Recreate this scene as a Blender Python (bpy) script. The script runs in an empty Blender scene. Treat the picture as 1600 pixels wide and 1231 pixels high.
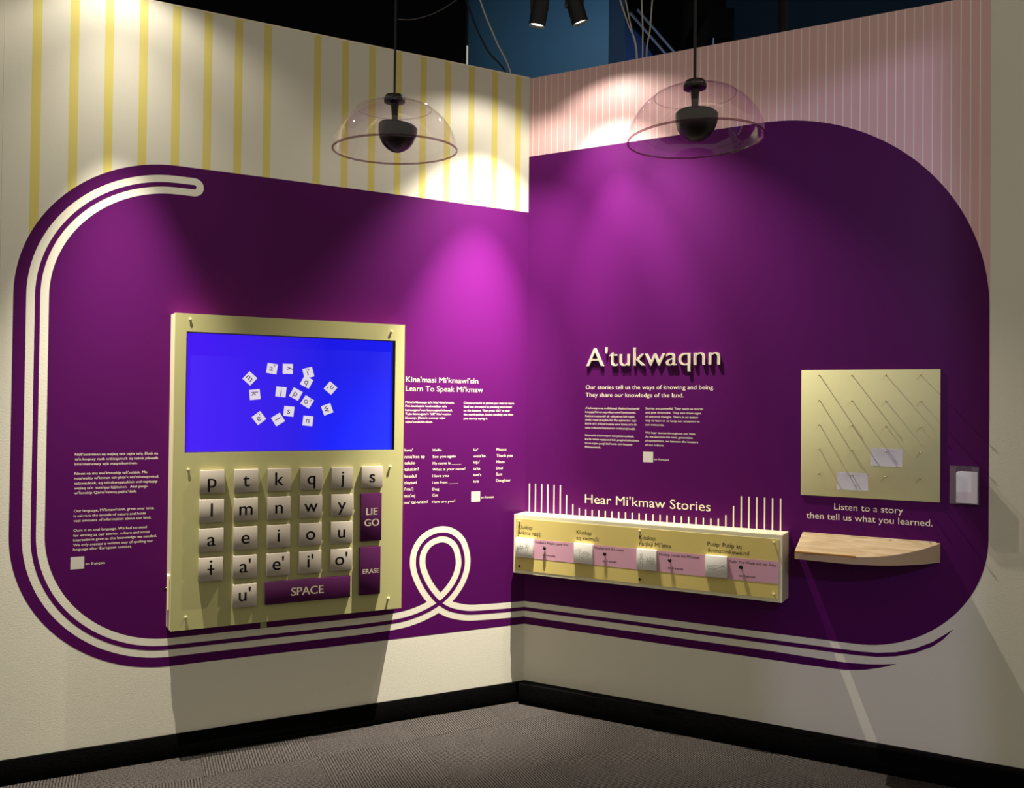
import bpy, bmesh, math, random
from mathutils import Matrix, Vector, Euler
random.seed(7)
PI = math.pi
scene = bpy.context.scene
col = scene.collection
EYE = 1.545

# ---------------------------------------------------------------- camera
cam_d = bpy.data.cameras.new('camera'); cam = bpy.data.objects.new('camera', cam_d); col.objects.link(cam)
cam_d.sensor_width = 36; cam_d.lens = 1248.3 / 1600 * 36; cam_d.clip_start = 0.05
cam.matrix_world = Matrix(((0.999941139, -0.010849787, 0.0, 0.0),
                           (-0.000137897, -0.01270891, -0.999919229, 0.0),
                           (0.010848911, 0.999860373, -0.012709658, EYE), (0, 0, 0, 1))).copy()
# rows are the world axes in camera space: columns give the camera's own axes
scene.camera = cam

# ---------------------------------------------------------------- exposure, world
vs = scene.view_settings
vs.view_transform = 'Standard'; vs.look = 'None'; vs.gamma = 1.0; vs.exposure = 0.0; vs.use_curve_mapping = False
world = bpy.data.worlds.new('gallery_air'); scene.world = world; world.use_nodes = True
bg = world.node_tree.nodes['Background']; bg.inputs[0].default_value = (1.0, 0.93, 0.80, 1); bg.inputs[1].default_value = 0.41
scene.cycles.max_bounces = 8; scene.cycles.transparent_max_bounces = 16
scene.cycles.sample_clamp_indirect = 4.0
scene.cycles.caustics_reflective = False; scene.cycles.caustics_refractive = False

# ---------------------------------------------------------------- wall frames
AC, AL, AR, DIST = 0.01823, 0.44026, 0.45272, 4.2
CORNER = Vector((DIST * math.sin(AC), DIST * math.cos(AC), 0))
UL = Vector((math.cos(AL), math.sin(AL), 0)); NL = Vector((math.sin(AL), -math.cos(AL), 0))
UR = Vector((math.cos(AR), -math.sin(AR), 0)); NR = Vector((-math.sin(AR), -math.cos(AR), 0))
UP = Vector((0, 0, 1))
def frame(u, n): return Matrix(((u.x, 0, n.x, CORNER.x), (u.y, 0, n.y, CORNER.y), (u.z, 1, n.z, 0), (0, 0, 0, 1)))
FL, FR = frame(UL, NL), frame(UR, NR)      # local x runs to the right along the wall, y up, z out of the wall

# ---------------------------------------------------------------- lamps
def spot(name, loc, axis, watts, size, blend, color, radius=0.007):
    l = bpy.data.lights.new(name, 'SPOT'); l.energy = watts; l.spot_size = math.radians(size); l.spot_blend = blend
    l.color = color; l.shadow_soft_size = radius
    o = bpy.data.objects.new(name, l); col.objects.link(o); o.location = loc
    o.rotation_euler = Vector(axis).to_track_quat('-Z', 'Y').to_euler(); return o
WARM = (1.0, 0.93, 0.83)
LAMPS = [((0.094, 3.668, 3.275), (-0.26, 0.20, -1.0)), ((0.304, 3.708, 3.31), (0.30, 0.14, -1.0)), ((-1.56, 3.06, 3.46), (-0.10, 0.16, -1.0))]
AX = [(-0.17, 0.17, -1.0), (0.20, 0.14, -1.0), (-0.03, 0.14, -1.0)]
for (loc, _), ax, k in zip(LAMPS, AX, ((0.9, 0.95, 1.6), (0.65, 0.37, 0.42), (0.75, 0.06, 1.35))):
    spot('lamp_spill', loc, ax, 19 * k[0], 124, 0.45, WARM)
    spot('lamp_beam', loc, ax, 420 * k[1], 72, 1.0, WARM)
    spot('lamp_core', loc, ax if loc[0] > -1 else (0.0, 0.04, -1.0), 800 * k[2], 38, 1.0, WARM)
spot('lamp_core', LAMPS[1][0], CORNER + UR * 1.55 + UP * 1.35 - Vector(LAMPS[1][0]), 250, 46, 1.0, WARM)  # second core added to the right lamp, aimed to brighten the pin board
# a shuttered profile spotlight behind the visitor throws the faint violet patch on the right wall
PROJ = Vector((0.9, -1.0, 3.1)); PTS = [CORNER + UR * u + UP * z for u, z in ((1.16, 2.925), (1.922, 3.097), (2.085, 0.02), (1.25, 0.02))]
pax = sum(((p - PROJ).normalized() for p in PTS), Vector()) .normalized()
spot('profile_beam', PROJ, pax, 150, 50, 0.0, (0.62, 0.58, 1.0), 0.004)
spot('spot_behind_exhibit', (0.9, 4.9, 4.55), (-0.15, 0.9, -0.6), 20, 120, 1.0, (0.80, 0.92, 1.0), 0.1)

# ---------------------------------------------------------------- materials
def srgb(r, g, b):
    f = lambda v: (v / 255) / 12.92 if v <= 10.3 else ((v / 255 + 0.055) / 1.055) ** 2.4
    return (f(r), f(g), f(b), 1)
def mat(name, rgb, rough=0.5, spec=0.5, metal=0.0, emit=0.0, bump=None, var=0.0):
    m = bpy.data.materials.new(name); m.use_nodes = True; nt = m.node_tree; b = nt.nodes['Principled BSDF']
    c = srgb(*rgb); b.inputs['Base Color'].default_value = c; b.inputs['Roughness'].default_value = rough
    b.inputs['Specular IOR Level'].default_value = spec; b.inputs['Metallic'].default_value = metal
    if emit: b.inputs['Emission Color'].default_value = c; b.inputs['Emission Strength'].default_value = emit
    if bump or var:
        tc = nt.nodes.new('ShaderNodeTexCoord'); n = nt.nodes.new('ShaderNodeTexNoise')
        n.inputs['Scale'].default_value = bump[0] if bump else 6; n.inputs['Detail'].default_value = 4
        nt.links.new(tc.outputs['Object'], n.inputs['Vector'])
        if bump:
            bp = nt.nodes.new('ShaderNodeBump'); bp.inputs['Strength'].default_value = bump[1]; bp.inputs['Distance'].default_value = bump[2]
            nt.links.new(n.outputs['Fac'], bp.inputs['Height']); nt.links.new(bp.outputs[0], b.inputs['Normal'])
        if var:
            n2 = nt.nodes.new('ShaderNodeTexNoise'); n2.inputs['Scale'].default_value = 3.0; n2.inputs['Detail'].default_value = 6
            nt.links.new(tc.outputs['Object'], n2.inputs['Vector'])
            mx = nt.nodes.new('ShaderNodeMix'); mx.data_type = 'RGBA'
            mx.inputs[6].default_value = tuple(v * (1 - var) for v in c[:3]) + (1,); mx.inputs[7].default_value = tuple(min(1, v * (1 + var)) for v in c[:3]) + (1,)
            nt.links.new(n2.outputs['Fac'], mx.inputs[0]); nt.links.new(mx.outputs[2], b.inputs['Base Color'])
    return m
M = {
 'wall': mat('cream_paint', (222, 217, 197), 0.42, 0.35, bump=(160, 0.35, 0.0012), var=0.03),
 'yellow': mat('yellow_vinyl', (218, 203, 112), 0.45, 0.3, bump=(160, 0.3, 0.001)),
 'pink': mat('dusty_pink_vinyl', (222, 178, 176), 0.42, 0.35, bump=(160, 0.25, 0.0008)),
 'pinstripe': mat('pale_vinyl', (243, 226, 214), 0.45, 0.3),
 'purple': mat('purple_vinyl', (76, 12, 78), 0.40, 0.10, bump=(220, 0.08, 0.0005)),
 'cream': mat('cream_lettering', (240, 228, 196), 0.5, 0.3),
 'sticker': mat('grey_white_sticker', (196, 190, 178), 0.5, 0.3),
 'base': mat('black_rubber', (8, 7, 7), 0.6, 0.02),
 'panel': mat('pale_green_panel', (176, 171, 116), 0.45, 0.35, bump=(300, 0.1, 0.0004)),
 'board': mat('pale_green_board', (208, 203, 146), 0.5, 0.3, bump=(300, 0.1, 0.0004)),
 'panel_side': mat('lamplit_cream_edge', (236, 226, 182), 0.45, 0.35),  # case sides paler than the face: lamp light is put into the colour
 'key': mat('warm_grey_key', (170, 160, 144), 0.38, 0.4),
 'key_dark': mat('plum_key', (66, 12, 60), 0.35, 0.4),
 'ink': mat('black_ink', (16, 12, 18), 0.6, 0.2),
 'ink_plum': mat('plum_ink', (58, 22, 52), 0.6, 0.2),
 'drawing': mat('pencil_line', (70, 62, 70), 0.6, 0.2),
 'screw': mat('painted_screw', (225, 215, 170), 0.3, 0.6),
 'bezel': mat('black_bezel', (8, 8, 10), 0.3, 0.5),
 'story_yellow': mat('straw_yellow_face', (212, 192, 112), 0.4, 0.35),
 'story_body': mat('white_satin_case', (226, 218, 182), 0.16, 0.6),
 'story_pink': mat('mauve_pink_strip', (206, 156, 172), 0.42, 0.3),
 'chrome': mat('dark_chrome', (60, 52, 56), 0.15, 0.5, 1.0),
 'white_button': mat('white_button', (222, 218, 205), 0.35, 0.4),
 'title': mat('ivory_letter', (240, 232, 208), 0.35, 0.4),
 'nail': mat('brass_nail', (190, 170, 110), 0.3, 0.5, 0.8),
 'paper': mat('white_paper', (226, 222, 226), 0.7, 0.1),
 'black': mat('matte_black', (9, 9, 10), 0.5, 0.35),
 'soft_black': mat('black_plastic', (24, 19, 15), 0.4, 0.4),
 'void': mat('flat_black_paint', (5, 6, 9), 0.9, 0.1),
 'blue': mat('navy_paint', (52, 98, 134), 0.6, 0.3, var=0.08),
 'blue_dark': mat('dim_dark_navy', (24, 50, 78), 0.7, 0.2, var=0.08),
 'blue_bright': mat('royal_blue_paint', (52, 92, 168), 0.6, 0.3),
 'steel': mat('grey_steel', (120, 140, 175), 0.4, 0.5, 0.3),
 'cable_white': mat('off_white_cable', (196, 190, 178), 0.5, 0.4),
 'cable_black': mat('black_cable', (10, 10, 10), 0.5, 0.4),
 'lens': mat('lit_lamp_lens', (255, 248, 235), 0.3, 0.5, emit=2.5),
 'tab': mat('clear_olive_tape', (140, 140, 84), 0.3, 0.5),
}
def wood():
    m = mat('birch_plywood', (214, 190, 148), 0.45, 0.35); nt = m.node_tree; b = nt.nodes['Principled BSDF']
    tc = nt.nodes.new('ShaderNodeTexCoord'); mp = nt.nodes.new('ShaderNodeMapping'); mp.inputs['Scale'].default_value = (3, 30, 12)
    n = nt.nodes.new('ShaderNodeTexNoise'); n.inputs['Scale'].default_value = 2.2; n.inputs['Detail'].default_value = 6; n.inputs['Distortion'].default_value = 0.8
    r = nt.nodes.new('ShaderNodeValToRGB'); r.color_ramp.elements[0].color = srgb(212, 186, 142); r.color_ramp.elements[1].color = srgb(234, 216, 178)
    r.color_ramp.elements[0].position = 0.35; r.color_ramp.elements[1].position = 0.65
    nt.links.new(tc.outputs['Object'], mp.inputs[0]); nt.links.new(mp.outputs[0], n.inputs['Vector']); nt.links.new(n.outputs['Fac'], r.inputs[0]); nt.links.new(r.outputs[0], b.inputs['Base Color'])
    return m
M['wood'] = wood(); M['ply_edge'] = mat('plywood_edge', (178, 152, 118), 0.6, 0.2, bump=(80, 0.3, 0.001), var=0.12)
M['lip'] = mat('orange_plywood_glue_line', (176, 120, 48), 0.6, 0.2)
def carpet():
    m = mat('ribbed_carpet', (120, 112, 108), 0.95, 0.1); nt = m.node_tree; b = nt.nodes['Principled BSDF']
    tc = nt.nodes.new('ShaderNodeTexCoord')
    w = nt.nodes.new('ShaderNodeTexWave'); w.wave_type = 'BANDS'; w.bands_direction = 'X'; w.inputs['Scale'].default_value = 27.0
    w.inputs['Distortion'].default_value = 1.2; w.inputs['Detail'].default_value = 2; w.inputs['Detail Scale'].default_value = 2.0
    n = nt.nodes.new('ShaderNodeTexNoise'); n.inputs['Scale'].default_value = 170; n.inputs['Detail'].default_value = 2; n.inputs['Roughness'].default_value = 0.8
    n3 = nt.nodes.new('ShaderNodeTexNoise'); n3.inputs['Scale'].default_value = 5; n3.inputs['Detail'].default_value = 4
    for q in (w, n, n3): nt.links.new(tc.outputs['Object'], q.inputs['Vector'])
    a = nt.nodes.new('ShaderNodeMath'); a.operation = 'MULTIPLY_ADD'; nt.links.new(w.outputs['Fac'], a.inputs[0]); a.inputs[1].default_value = 0.26; nt.links.new(n.outputs['Fac'], a.inputs[2])
    bp = nt.nodes.new('ShaderNodeBump'); bp.inputs['Strength'].default_value = 1.0; bp.inputs['Distance'].default_value = 0.006
    nt.links.new(a.outputs[0], bp.inputs['Height']); nt.links.new(bp.outputs[0], b.inputs['Normal'])
    r = nt.nodes.new('ShaderNodeValToRGB'); nt.links.new(a.outputs[0], r.inputs[0])
    r.color_ramp.elements[0].position = 0.44; r.color_ramp.elements[0].color = srgb(6, 5, 5)
    r.color_ramp.elements[1].position = 0.84; r.color_ramp.elements[1].color = srgb(104, 97, 91)
    mx = nt.nodes.new('ShaderNodeMix'); mx.data_type = 'RGBA'; mx.blend_type = 'MULTIPLY'; mx.inputs[0].default_value = 0.5
    nt.links.new(r.outputs[0], mx.inputs[6]); nt.links.new(n3.outputs['Color'], mx.inputs[7])
    g = nt.nodes.new('ShaderNodeRGBToBW'); nt.links.new(n3.outputs['Color'], g.inputs[0]); nt.links.new(g.outputs[0], mx.inputs[7])
    nt.links.new(mx.outputs[2], b.inputs['Base Color']); return m
M['carpet'] = carpet()
def rubber():
    m = M['base']; nt = m.node_tree; b = nt.nodes['Principled BSDF']; tc = nt.nodes.new('ShaderNodeTexCoord')
    mp = nt.nodes.new('ShaderNodeMapping'); mp.inputs['Scale'].default_value = (8, 130, 8)
    n = nt.nodes.new('ShaderNodeTexNoise'); n.inputs['Scale'].default_value = 4; n.inputs['Detail'].default_value = 8
    bp = nt.nodes.new('ShaderNodeBump'); bp.inputs['Strength'].default_value = 0.8; bp.inputs['Distance'].default_value = 0.004
    nt.links.new(tc.outputs['Object'], mp.inputs[0]); nt.links.new(mp.outputs[0], n.inputs['Vector']); nt.links.new(n.outputs['Fac'], bp.inputs['Height']); nt.links.new(bp.outputs[0], b.inputs['Normal'])
rubber()
def screen_mat():
    m = mat('blue_screen_image', (40, 20, 240), 0.14, 0.22); nt = m.node_tree; b = nt.nodes['Principled BSDF']
    tc = nt.nodes.new('ShaderNodeTexCoord'); sp = nt.nodes.new('ShaderNodeSeparateXYZ'); nt.links.new(tc.outputs['Generated'], sp.inputs[0])
    r = nt.nodes.new('ShaderNodeValToRGB'); nt.links.new(sp.outputs[0], r.inputs[0]); e = r.color_ramp.elements
    e[0].position = 0.0; e[0].color = srgb(66, 10, 246); e[1].position = 0.66; e[1].color = srgb(8, 4, 228)
    q = r.color_ramp.elements.new(0.45); q.color = srgb(44, 16, 230); q = r.color_ramp.elements.new(1.0); q.color = srgb(8, 14, 240)
    r2 = nt.nodes.new('ShaderNodeValToRGB'); nt.links.new(sp.outputs[1], r2.inputs[0]); f = r2.color_ramp.elements
    f[0].color = srgb(0, 56, 250); f[1].position = 0.75; f[1].color = srgb(0, 0, 0)
    mk = nt.nodes.new('ShaderNodeMath'); mk.operation = 'SUBTRACT'; nt.links.new(sp.outputs[0], mk.inputs[0]); mk.inputs[1].default_value = 0.5; mk.use_clamp = True
    mx = nt.nodes.new('ShaderNodeMix'); mx.data_type = 'RGBA'; mx.blend_type = 'ADD'; nt.links.new(mk.outputs[0], mx.inputs[0])
    nt.links.new(r.outputs[0], mx.inputs[6]); nt.links.new(r2.outputs[0], mx.inputs[7])
    nt.links.new(mx.outputs[2], b.inputs['Emission Color']); b.inputs['Emission Strength'].default_value = 1.0
    b.inputs['Base Color'].default_value = (0.01, 0.01, 0.02, 1); return m
M['screen'] = screen_mat()
M['screen_white'] = mat('screen_white', (232, 222, 240), 0.2, 0.3, emit=0.9); M['screen_ink'] = mat('screen_ink', (60, 50, 90), 0.3, 0.2, emit=0.5)
for k in ('screen_white', 'screen_ink'): M[k].node_tree.nodes['Principled BSDF'].inputs['Base Color'].default_value = (0.02, 0.02, 0.02, 1)
def acrylic(name, tint, fres):
    m = bpy.data.materials.new(name); m.use_nodes = True; nt = m.node_tree; nt.nodes.clear()
    o = nt.nodes.new('ShaderNodeOutputMaterial'); mx = nt.nodes.new('ShaderNodeMixShader'); t = nt.nodes.new('ShaderNodeBsdfTransparent'); t.inputs[0].default_value = tint
    g = nt.nodes.new('ShaderNodeBsdfGlossy'); g.inputs['Roughness'].default_value = 0.04; g.inputs[0].default_value = (1, 1, 1, 1)
    lw = nt.nodes.new('ShaderNodeLayerWeight'); lw.inputs[0].default_value = 0.5      # facing angle, the same from either side of the sheet
    p = nt.nodes.new('ShaderNodeMath'); p.operation = 'POWER'; p.inputs[1].default_value = 4.0; nt.links.new(lw.outputs['Facing'], p.inputs[0])
    f = nt.nodes.new('ShaderNodeMath'); f.operation = 'MULTIPLY_ADD'; nt.links.new(p.outputs[0], f.inputs[0]); f.inputs[1].default_value = fres; f.inputs[2].default_value = 0.045
    nt.links.new(f.outputs[0], mx.inputs[0]); nt.links.new(t.outputs[0], mx.inputs[1]); nt.links.new(g.outputs[0], mx.inputs[2]); nt.links.new(mx.outputs[0], o.inputs[0]); return m
M['acrylic'] = acrylic('clear_acrylic', (0.96, 0.93, 0.94, 1), 0.40); M['acrylic_rim'] = acrylic('acrylic_rim', (0.62, 0.52, 0.54, 1), 0.5)
M['acrylic_seam'] = acrylic('acrylic_seam', (0.90, 0.86, 0.87, 1), 0.4)

# ---------------------------------------------------------------- mesh helpers
def link(name, me, m=None, parent=None, mw=None):
    o = bpy.data.objects.new(name, me); col.objects.link(o)
    if m is not None and me is not None:
        me.materials.clear(); me.materials.append(m)
    if parent is not None: o.parent = parent
    elif mw is not None: o.matrix_world = mw
    return o
def tag(o, label=None, cat=None, group=None, kind=None):
    if label: o['label'] = label
    if cat: o['category'] = cat
    if group: o['group'] = group
    if kind: o['kind'] = kind
    return o
def empty(name, label, cat, mw, group=None):
    o = bpy.data.objects.new(name, None); col.objects.link(o); o.empty_display_size = 0.05; o.matrix_world = mw
    return tag(o, label, cat, group)
def done(bm, name, m, parent=None, mw=None, smooth=False):
    bmesh.ops.recalc_face_normals(bm, faces=bm.faces)
    me = bpy.data.meshes.new(name); bm.to_mesh(me); bm.free()
    if smooth:
        for p in me.polygons: p.use_smooth = True
        me.set_sharp_from_angle(angle=math.radians(38))
    return link(name, me, m, parent, mw)
def box(bm, x0, x1, y0, y1, z0, z1, bev=0.0):
    r = bmesh.ops.create_cube(bm, size=1.0); vs_ = r['verts']
    for v in vs_: v.co = Vector(((x0 + x1) / 2 + v.co.x * (x1 - x0), (y0 + y1) / 2 + v.co.y * (y1 - y0), (z0 + z1) / 2 + v.co.z * (z1 - z0)))
    if bev:
        ed = list({e for v in vs_ for e in v.link_edges})
        bmesh.ops.bevel(bm, geom=ed, offset=bev, segments=2, affect='EDGES', profile=0.5)
    return bm
def boxo(name, b, m, parent=None, mw=None, bev=0.0):
    bm = bmesh.new(); box(bm, *b, bev=bev); return done(bm, name, m, parent, mw, smooth=bev > 0)
def flat(bm, pts, z, back=None):
    """filled outline in the wall plane at height z off the wall"""
    f = bm.faces.new([bm.verts.new((p[0], p[1], z)) for p in pts])
    if back is not None:
        r = bmesh.ops.extrude_face_region(bm, geom=[f]); 
        for v in [g for g in r['geom'] if isinstance(g, bmesh.types.BMVert)]: v.co.z = back
    return f
def flato(name, pts, z, m, parent=None, mw=None, back=None):
    bm = bmesh.new(); f = flat(bm, pts, z, back)
    if back is None:
        f.normal_update()
        if f.normal.z < 0: f.normal_flip()
    bmesh.ops.triangulate(bm, faces=[q for q in bm.faces if len(q.verts) > 4])
    me = bpy.data.meshes.new(name)
    if back is not None: bmesh.ops.recalc_face_normals(bm, faces=bm.faces)
    bm.to_mesh(me); bm.free(); return link(name, me, m, parent, mw)
def arc(cx, cy, r, a0, a1, n=28):
    return [(cx + r * math.cos(math.radians(a0 + (a1 - a0) * i / n)), cy + r * math.sin(math.radians(a0 + (a1 - a0) * i / n))) for i in range(n + 1)]
def catmull(P, n=8):
    out = []
    for i in range(len(P) - 1):
        p0 = P[max(i - 1, 0)]; p1 = P[i]; p2 = P[i + 1]; p3 = P[min(i + 2, len(P) - 1)]
        for k in range(n):
            t = k / n
            out.append(tuple(0.5 * (2 * p1[j] + (p2[j] - p0[j]) * t + (2 * p0[j] - 5 * p1[j] + 4 * p2[j] - p3[j]) * t * t + (3 * p1[j] - p0[j] - 3 * p2[j] + p3[j]) * t ** 3) for j in range(len(p1))))
    out.append(tuple(P[-1])); return out
def ribbon(bm, path, w, z, cap0=False, rise=0.0):
    """flat band of width w following a path in the wall plane"""
    L = []; n = len(path)
    for i, p in enumerate(path):
        a = path[max(i - 1, 0)]; b = path[min(i + 1, n - 1)]
        t = Vector((b[0] - a[0], b[1] - a[1])); t.normalize(); nn = Vector((-t.y, t.x)) * w / 2
        zz = z + rise * i / n
        L.append((bm.verts.new((p[0] + nn.x, p[1] + nn.y, zz)), bm.verts.new((p[0] - nn.x, p[1] - nn.y, zz))))
    for i in range(n - 1):
        bm.faces.new((L[i][1], L[i + 1][1], L[i + 1][0], L[i][0]))
    if cap0:                                        # half-round start
        c = path[0]; t = math.atan2(path[0][1] - path[1][1], path[0][0] - path[1][0])
        bm.faces.new([bm.verts.new((c[0] + w / 2 * math.cos(t - PI / 2 + PI * k / 16), c[1] + w / 2 * math.sin(t - PI / 2 + PI * k / 16), z)) for k in range(17)])
def tube(bm, path, r, seg=8, cap=True):
    rings = []; n = len(path)
    for i, p in enumerate(path):
        p = Vector(p); a = Vector(path[max(i - 1, 0)]); b = Vector(path[min(i + 1, n - 1)]); t = (b - a).normalized()
        ref = Vector((1, 0, 0)) if abs(t.x) < 0.8 else Vector((0, 1, 0))
        u = t.cross(ref).normalized(); v = t.cross(u)
        rr = r[i] if isinstance(r, (list, tuple)) else r
        rings.append([bm.verts.new(p + u * rr * math.cos(2 * PI * k / seg) + v * rr * math.sin(2 * PI * k / seg)) for k in range(seg)])
    for i in range(n - 1):
        for k in range(seg): bm.faces.new((rings[i][k], rings[i][(k + 1) % seg], rings[i + 1][(k + 1) % seg], rings[i + 1][k]))
    if cap: bm.faces.new(rings[0][::-1]); bm.faces.new(rings[-1])
def lathe(bm, prof, seg=48, mtx=None):
    """profile of (radius, height) turned about the z axis"""
    rings = []
    for r, h in prof:
        if r < 1e-6: rings.append([bm.verts.new((0, 0, h))])
        else: rings.append([bm.verts.new((r * math.cos(2 * PI * k / seg), r * math.sin(2 * PI * k / seg), h)) for k in range(seg)])
    for a, b in zip(rings, rings[1:]):
        for k in range(seg):
            q = [a[k % len(a)], a[(k + 1) % len(a)], b[(k + 1) % len(b)], b[k % len(b)]]
            q = list(dict.fromkeys(q))
            if len(q) > 2: bm.faces.new(q)
    if mtx is not None: bmesh.ops.transform(bm, matrix=mtx, verts=[v for r in rings for v in r])

# ---------------------------------------------------------------- lettering
_cache = {}
def glyphs(txt, weight=0.0, contrast=0.0, res=3):
    """outline of a line of lettering at size 1 as (verts, faces), flat in xy"""
    key = (txt, weight, contrast, res)
    if key in _cache: return _cache[key]
    cu = bpy.data.curves.new('lettering', 'FONT'); cu.body = txt; cu.resolution_u = res; cu.offset = weight; cu.fill_mode = 'FRONT'
    o = bpy.data.objects.new('lettering', cu); col.objects.link(o); dg = bpy.context.evaluated_depsgraph_get()
    me = bpy.data.meshes.new_from_object(o.evaluated_get(dg))
    V = [tuple(v.co[:2]) for v in me.vertices]; Fc = [tuple(p.vertices) for p in me.polygons]
    bpy.data.objects.remove(o); bpy.data.curves.remove(cu); bpy.data.meshes.remove(me)
    if contrast:                                   # thickens upright strokes only, as a flared humanist letter has
        V2 = []; F2 = []; n = len(V)
        for k in (-1, 0, 1):
            F2 += [tuple(i + len(V2) for i in f) for f in Fc]; V2 += [(x + k * contrast, y) for x, y in V]
        V, Fc = V2, F2
    _cache[key] = (V, Fc); return _cache[key]
_V = glyphs('H')[0]; CAP = max(v[1] for v in _V) - min(v[1] for v in _V)
def put_text(bm, txt, x, y, width, cap, z, align='l', weight=0.0, contrast=0.0, res=3, rot=0.0, depth=0.0):
    V, Fc = glyphs(txt, weight, contrast, res)
    x0 = min(v[0] for v in V); x1 = max(v[0] for v in V); sy = cap / CAP; sx = width / (x1 - x0) if width else sy
    if align == 'c': x -= (x1 - x0) * sx / 2
    piv = Vector((x + (x1 - x0) * sx / 2, y + cap / 2, 0)); ro = Matrix.Rotation(rot, 3, 'Z')
    vs_ = []
    for a, b in V:
        p = Vector((x + (a - x0) * sx, y + b * sy, 0))
        if rot: p = ro @ (p - piv) + piv
        vs_.append(bm.verts.new((p.x, p.y, z)))
    fs = []
    for f in Fc:
        try: fs.append(bm.faces.new([vs_[i] for i in f]))
        except ValueError: pass
    if depth:
        r = bmesh.ops.extrude_face_region(bm, geom=fs)
        for v in [g for g in r['geom'] if isinstance(g, bmesh.types.BMVert)]: v.co.z = z - depth
TEXT = {}
TEXT['language_text']=('L',0.0000,0.0122,[
  ("Ntili'sutiminen na wejiaq tett tujiw sa'q. Elutk na",-2.0827,1.3119,0.3150),
  ("ta'n koqoey nutk wskitqamu'k aq kelnik pikwelk",-2.0827,1.2921,0.3163),
  ("kina'matnewey wjit maqmikeminen.",-2.0827,1.2721,0.2357),
  ("Ninen na mu ewi'kmuekip teli'sultiek. Mu",-2.0827,1.2326,0.2733),
  ("nuta'wekip wi'kmnen teli-pkije'k nta'tukwaqnminal,",-2.0827,1.2129,0.3204),
  ('telawsultiek, aq teli-tkweyatultiek wel-tepiaqap',-2.0827,1.1923,0.3148),
  ("wejiaq ta'n nuta'qap kjijitunen.  Atel poqji-",-2.0827,1.1722,0.2779),
  ("wi'kmekip Qame'kewaq pejita'tijek.",-2.0827,1.1524,0.2338),
  ("Our language, Mi'kmawi'simk, grew over time.",-2.0827,1.0780,0.3039),
  ('It mirrors the sounds of nature and holds',-2.0827,1.0572,0.2710),
  ('vast amounts of information about our land.',-2.0827,1.0377,0.2914),
  ('Ours is an oral language. We had no need',-2.0827,0.9975,0.2751),
  ('for writing as our stories, culture and social',-2.0827,0.9768,0.2862),
  ('interactions gave us the knowledge we needed.',-2.0827,0.9578,0.3148),
  ('We only created a written way of spelling our',-2.0827,0.9371,0.3006),
  ('language after European contact.',-2.0827,0.9190,0.2184)])
TEXT['en_francais_a']=('L',0.0000,0.0122,[
  ('en français',-2.0365,0.8570,0.0716)])
TEXT['learn_heading']=('L',0.0000,0.0279,[
  ("Kina'masi Mi'kmawi'sin",-0.6609,1.6487,0.3846),
  ("Learn To Speak Mi'kmaw",-0.6609,1.6042,0.4116)])
TEXT['learn_text_mikmaw']=('L',0.0000,0.0119,[
  ("Mkne'n klusuaqn ta'n kitu'-kinu'tmasin.",-0.6618,1.5441,0.2566),
  ("Pmi-ktunkate'n knukwatiken ta'n",-0.6618,1.5255,0.2145),
  ("ketmoqjete'wen ketmoqjete'mkewe'l.",-0.6618,1.5058,0.2457),
  ('Tujiw ktmoqjete\'n "LIE" kitu\'-nutmn',-0.6618,1.4870,0.2384),
  ("klusuaqn. Jiksite'n menaqa tujiw",-0.6618,1.4678,0.2101),
  ("wjinu'kwalsi kis-tluen.",-0.6618,1.4474,0.1421)])
TEXT['learn_text_english']=('L',0.0000,0.0123,[
  ('Choose a word or phrase you want to learn.',-0.3544,1.5439,0.2845),
  ('Spell out the word by pressing each letter',-0.3544,1.5247,0.2704),
  ("on the buttons. Then press 'GO' to hear",-0.3544,1.5053,0.2587),
  ('the word spoken. Listen carefully and then',-0.3544,1.4852,0.2774),
  ('you can try saying it.',-0.3544,1.4649,0.1329)])
TEXT['word_list_a']=('L',0.0000,0.0172,[
  ("kwe'",-0.6627,1.3070,0.0415),
  ("nmu'ltes ap",-0.6627,1.2746,0.1038),
  ('teluisi',-0.6627,1.2439,0.0540),
  ('taluisin?',-0.6627,1.2125,0.0729),
  ('kesalul',-0.6627,1.1794,0.0610),
  ('tleyawi',-0.6627,1.1475,0.0638),
  ("l'mu'j",-0.6627,1.1160,0.0463),
  ("mia'wj",-0.6627,1.0827,0.0561),
  ("me' tal-wlein?",-0.6627,1.0504,0.1227)])
TEXT['word_list_b']=('L',0.0000,0.0148,[
  ('Hello',-0.5176,1.3061,0.0471),
  ('See you again',-0.5176,1.2737,0.1231),
  ('My name is _____',-0.5176,1.2402,0.1546),
  ('What is your name?',-0.5176,1.2094,0.1759),
  ('I love you',-0.5176,1.1775,0.0860),
  ('I am from _____',-0.5176,1.1443,0.1384),
  ('Dog',-0.5176,1.1116,0.0364),
  ('Cat',-0.5176,1.0815,0.0299),
  ('How are you?',-0.5176,1.0486,0.1223)])
TEXT['word_list_c']=('L',0.0000,0.0151,[
  ("ke'",-0.2978,1.3043,0.0246),
  ("wela'lin",-0.2978,1.2722,0.0660),
  ("kiju'",-0.2978,1.2408,0.0351),
  ("ta'ta",-0.2978,1.2090,0.0381),
  ("kwi's",-0.2978,1.1762,0.0441),
  ("tu's",-0.2978,1.1441,0.0306)])
TEXT['word_list_d']=('L',0.0000,0.0160,[
  ('Please',-0.1702,1.3032,0.0569),
  ('Thank you',-0.1702,1.2713,0.0934),
  ('Mom',-0.1702,1.2396,0.0461),
  ('Dad',-0.1702,1.2076,0.0361),
  ('Son',-0.1702,1.1762,0.0322),
  ('Daughter',-0.1702,1.1434,0.0832)])
TEXT['en_francais_b']=('L',0.0000,0.0124,[
  ('en français',-0.2525,1.0619,0.0704)])
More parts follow.
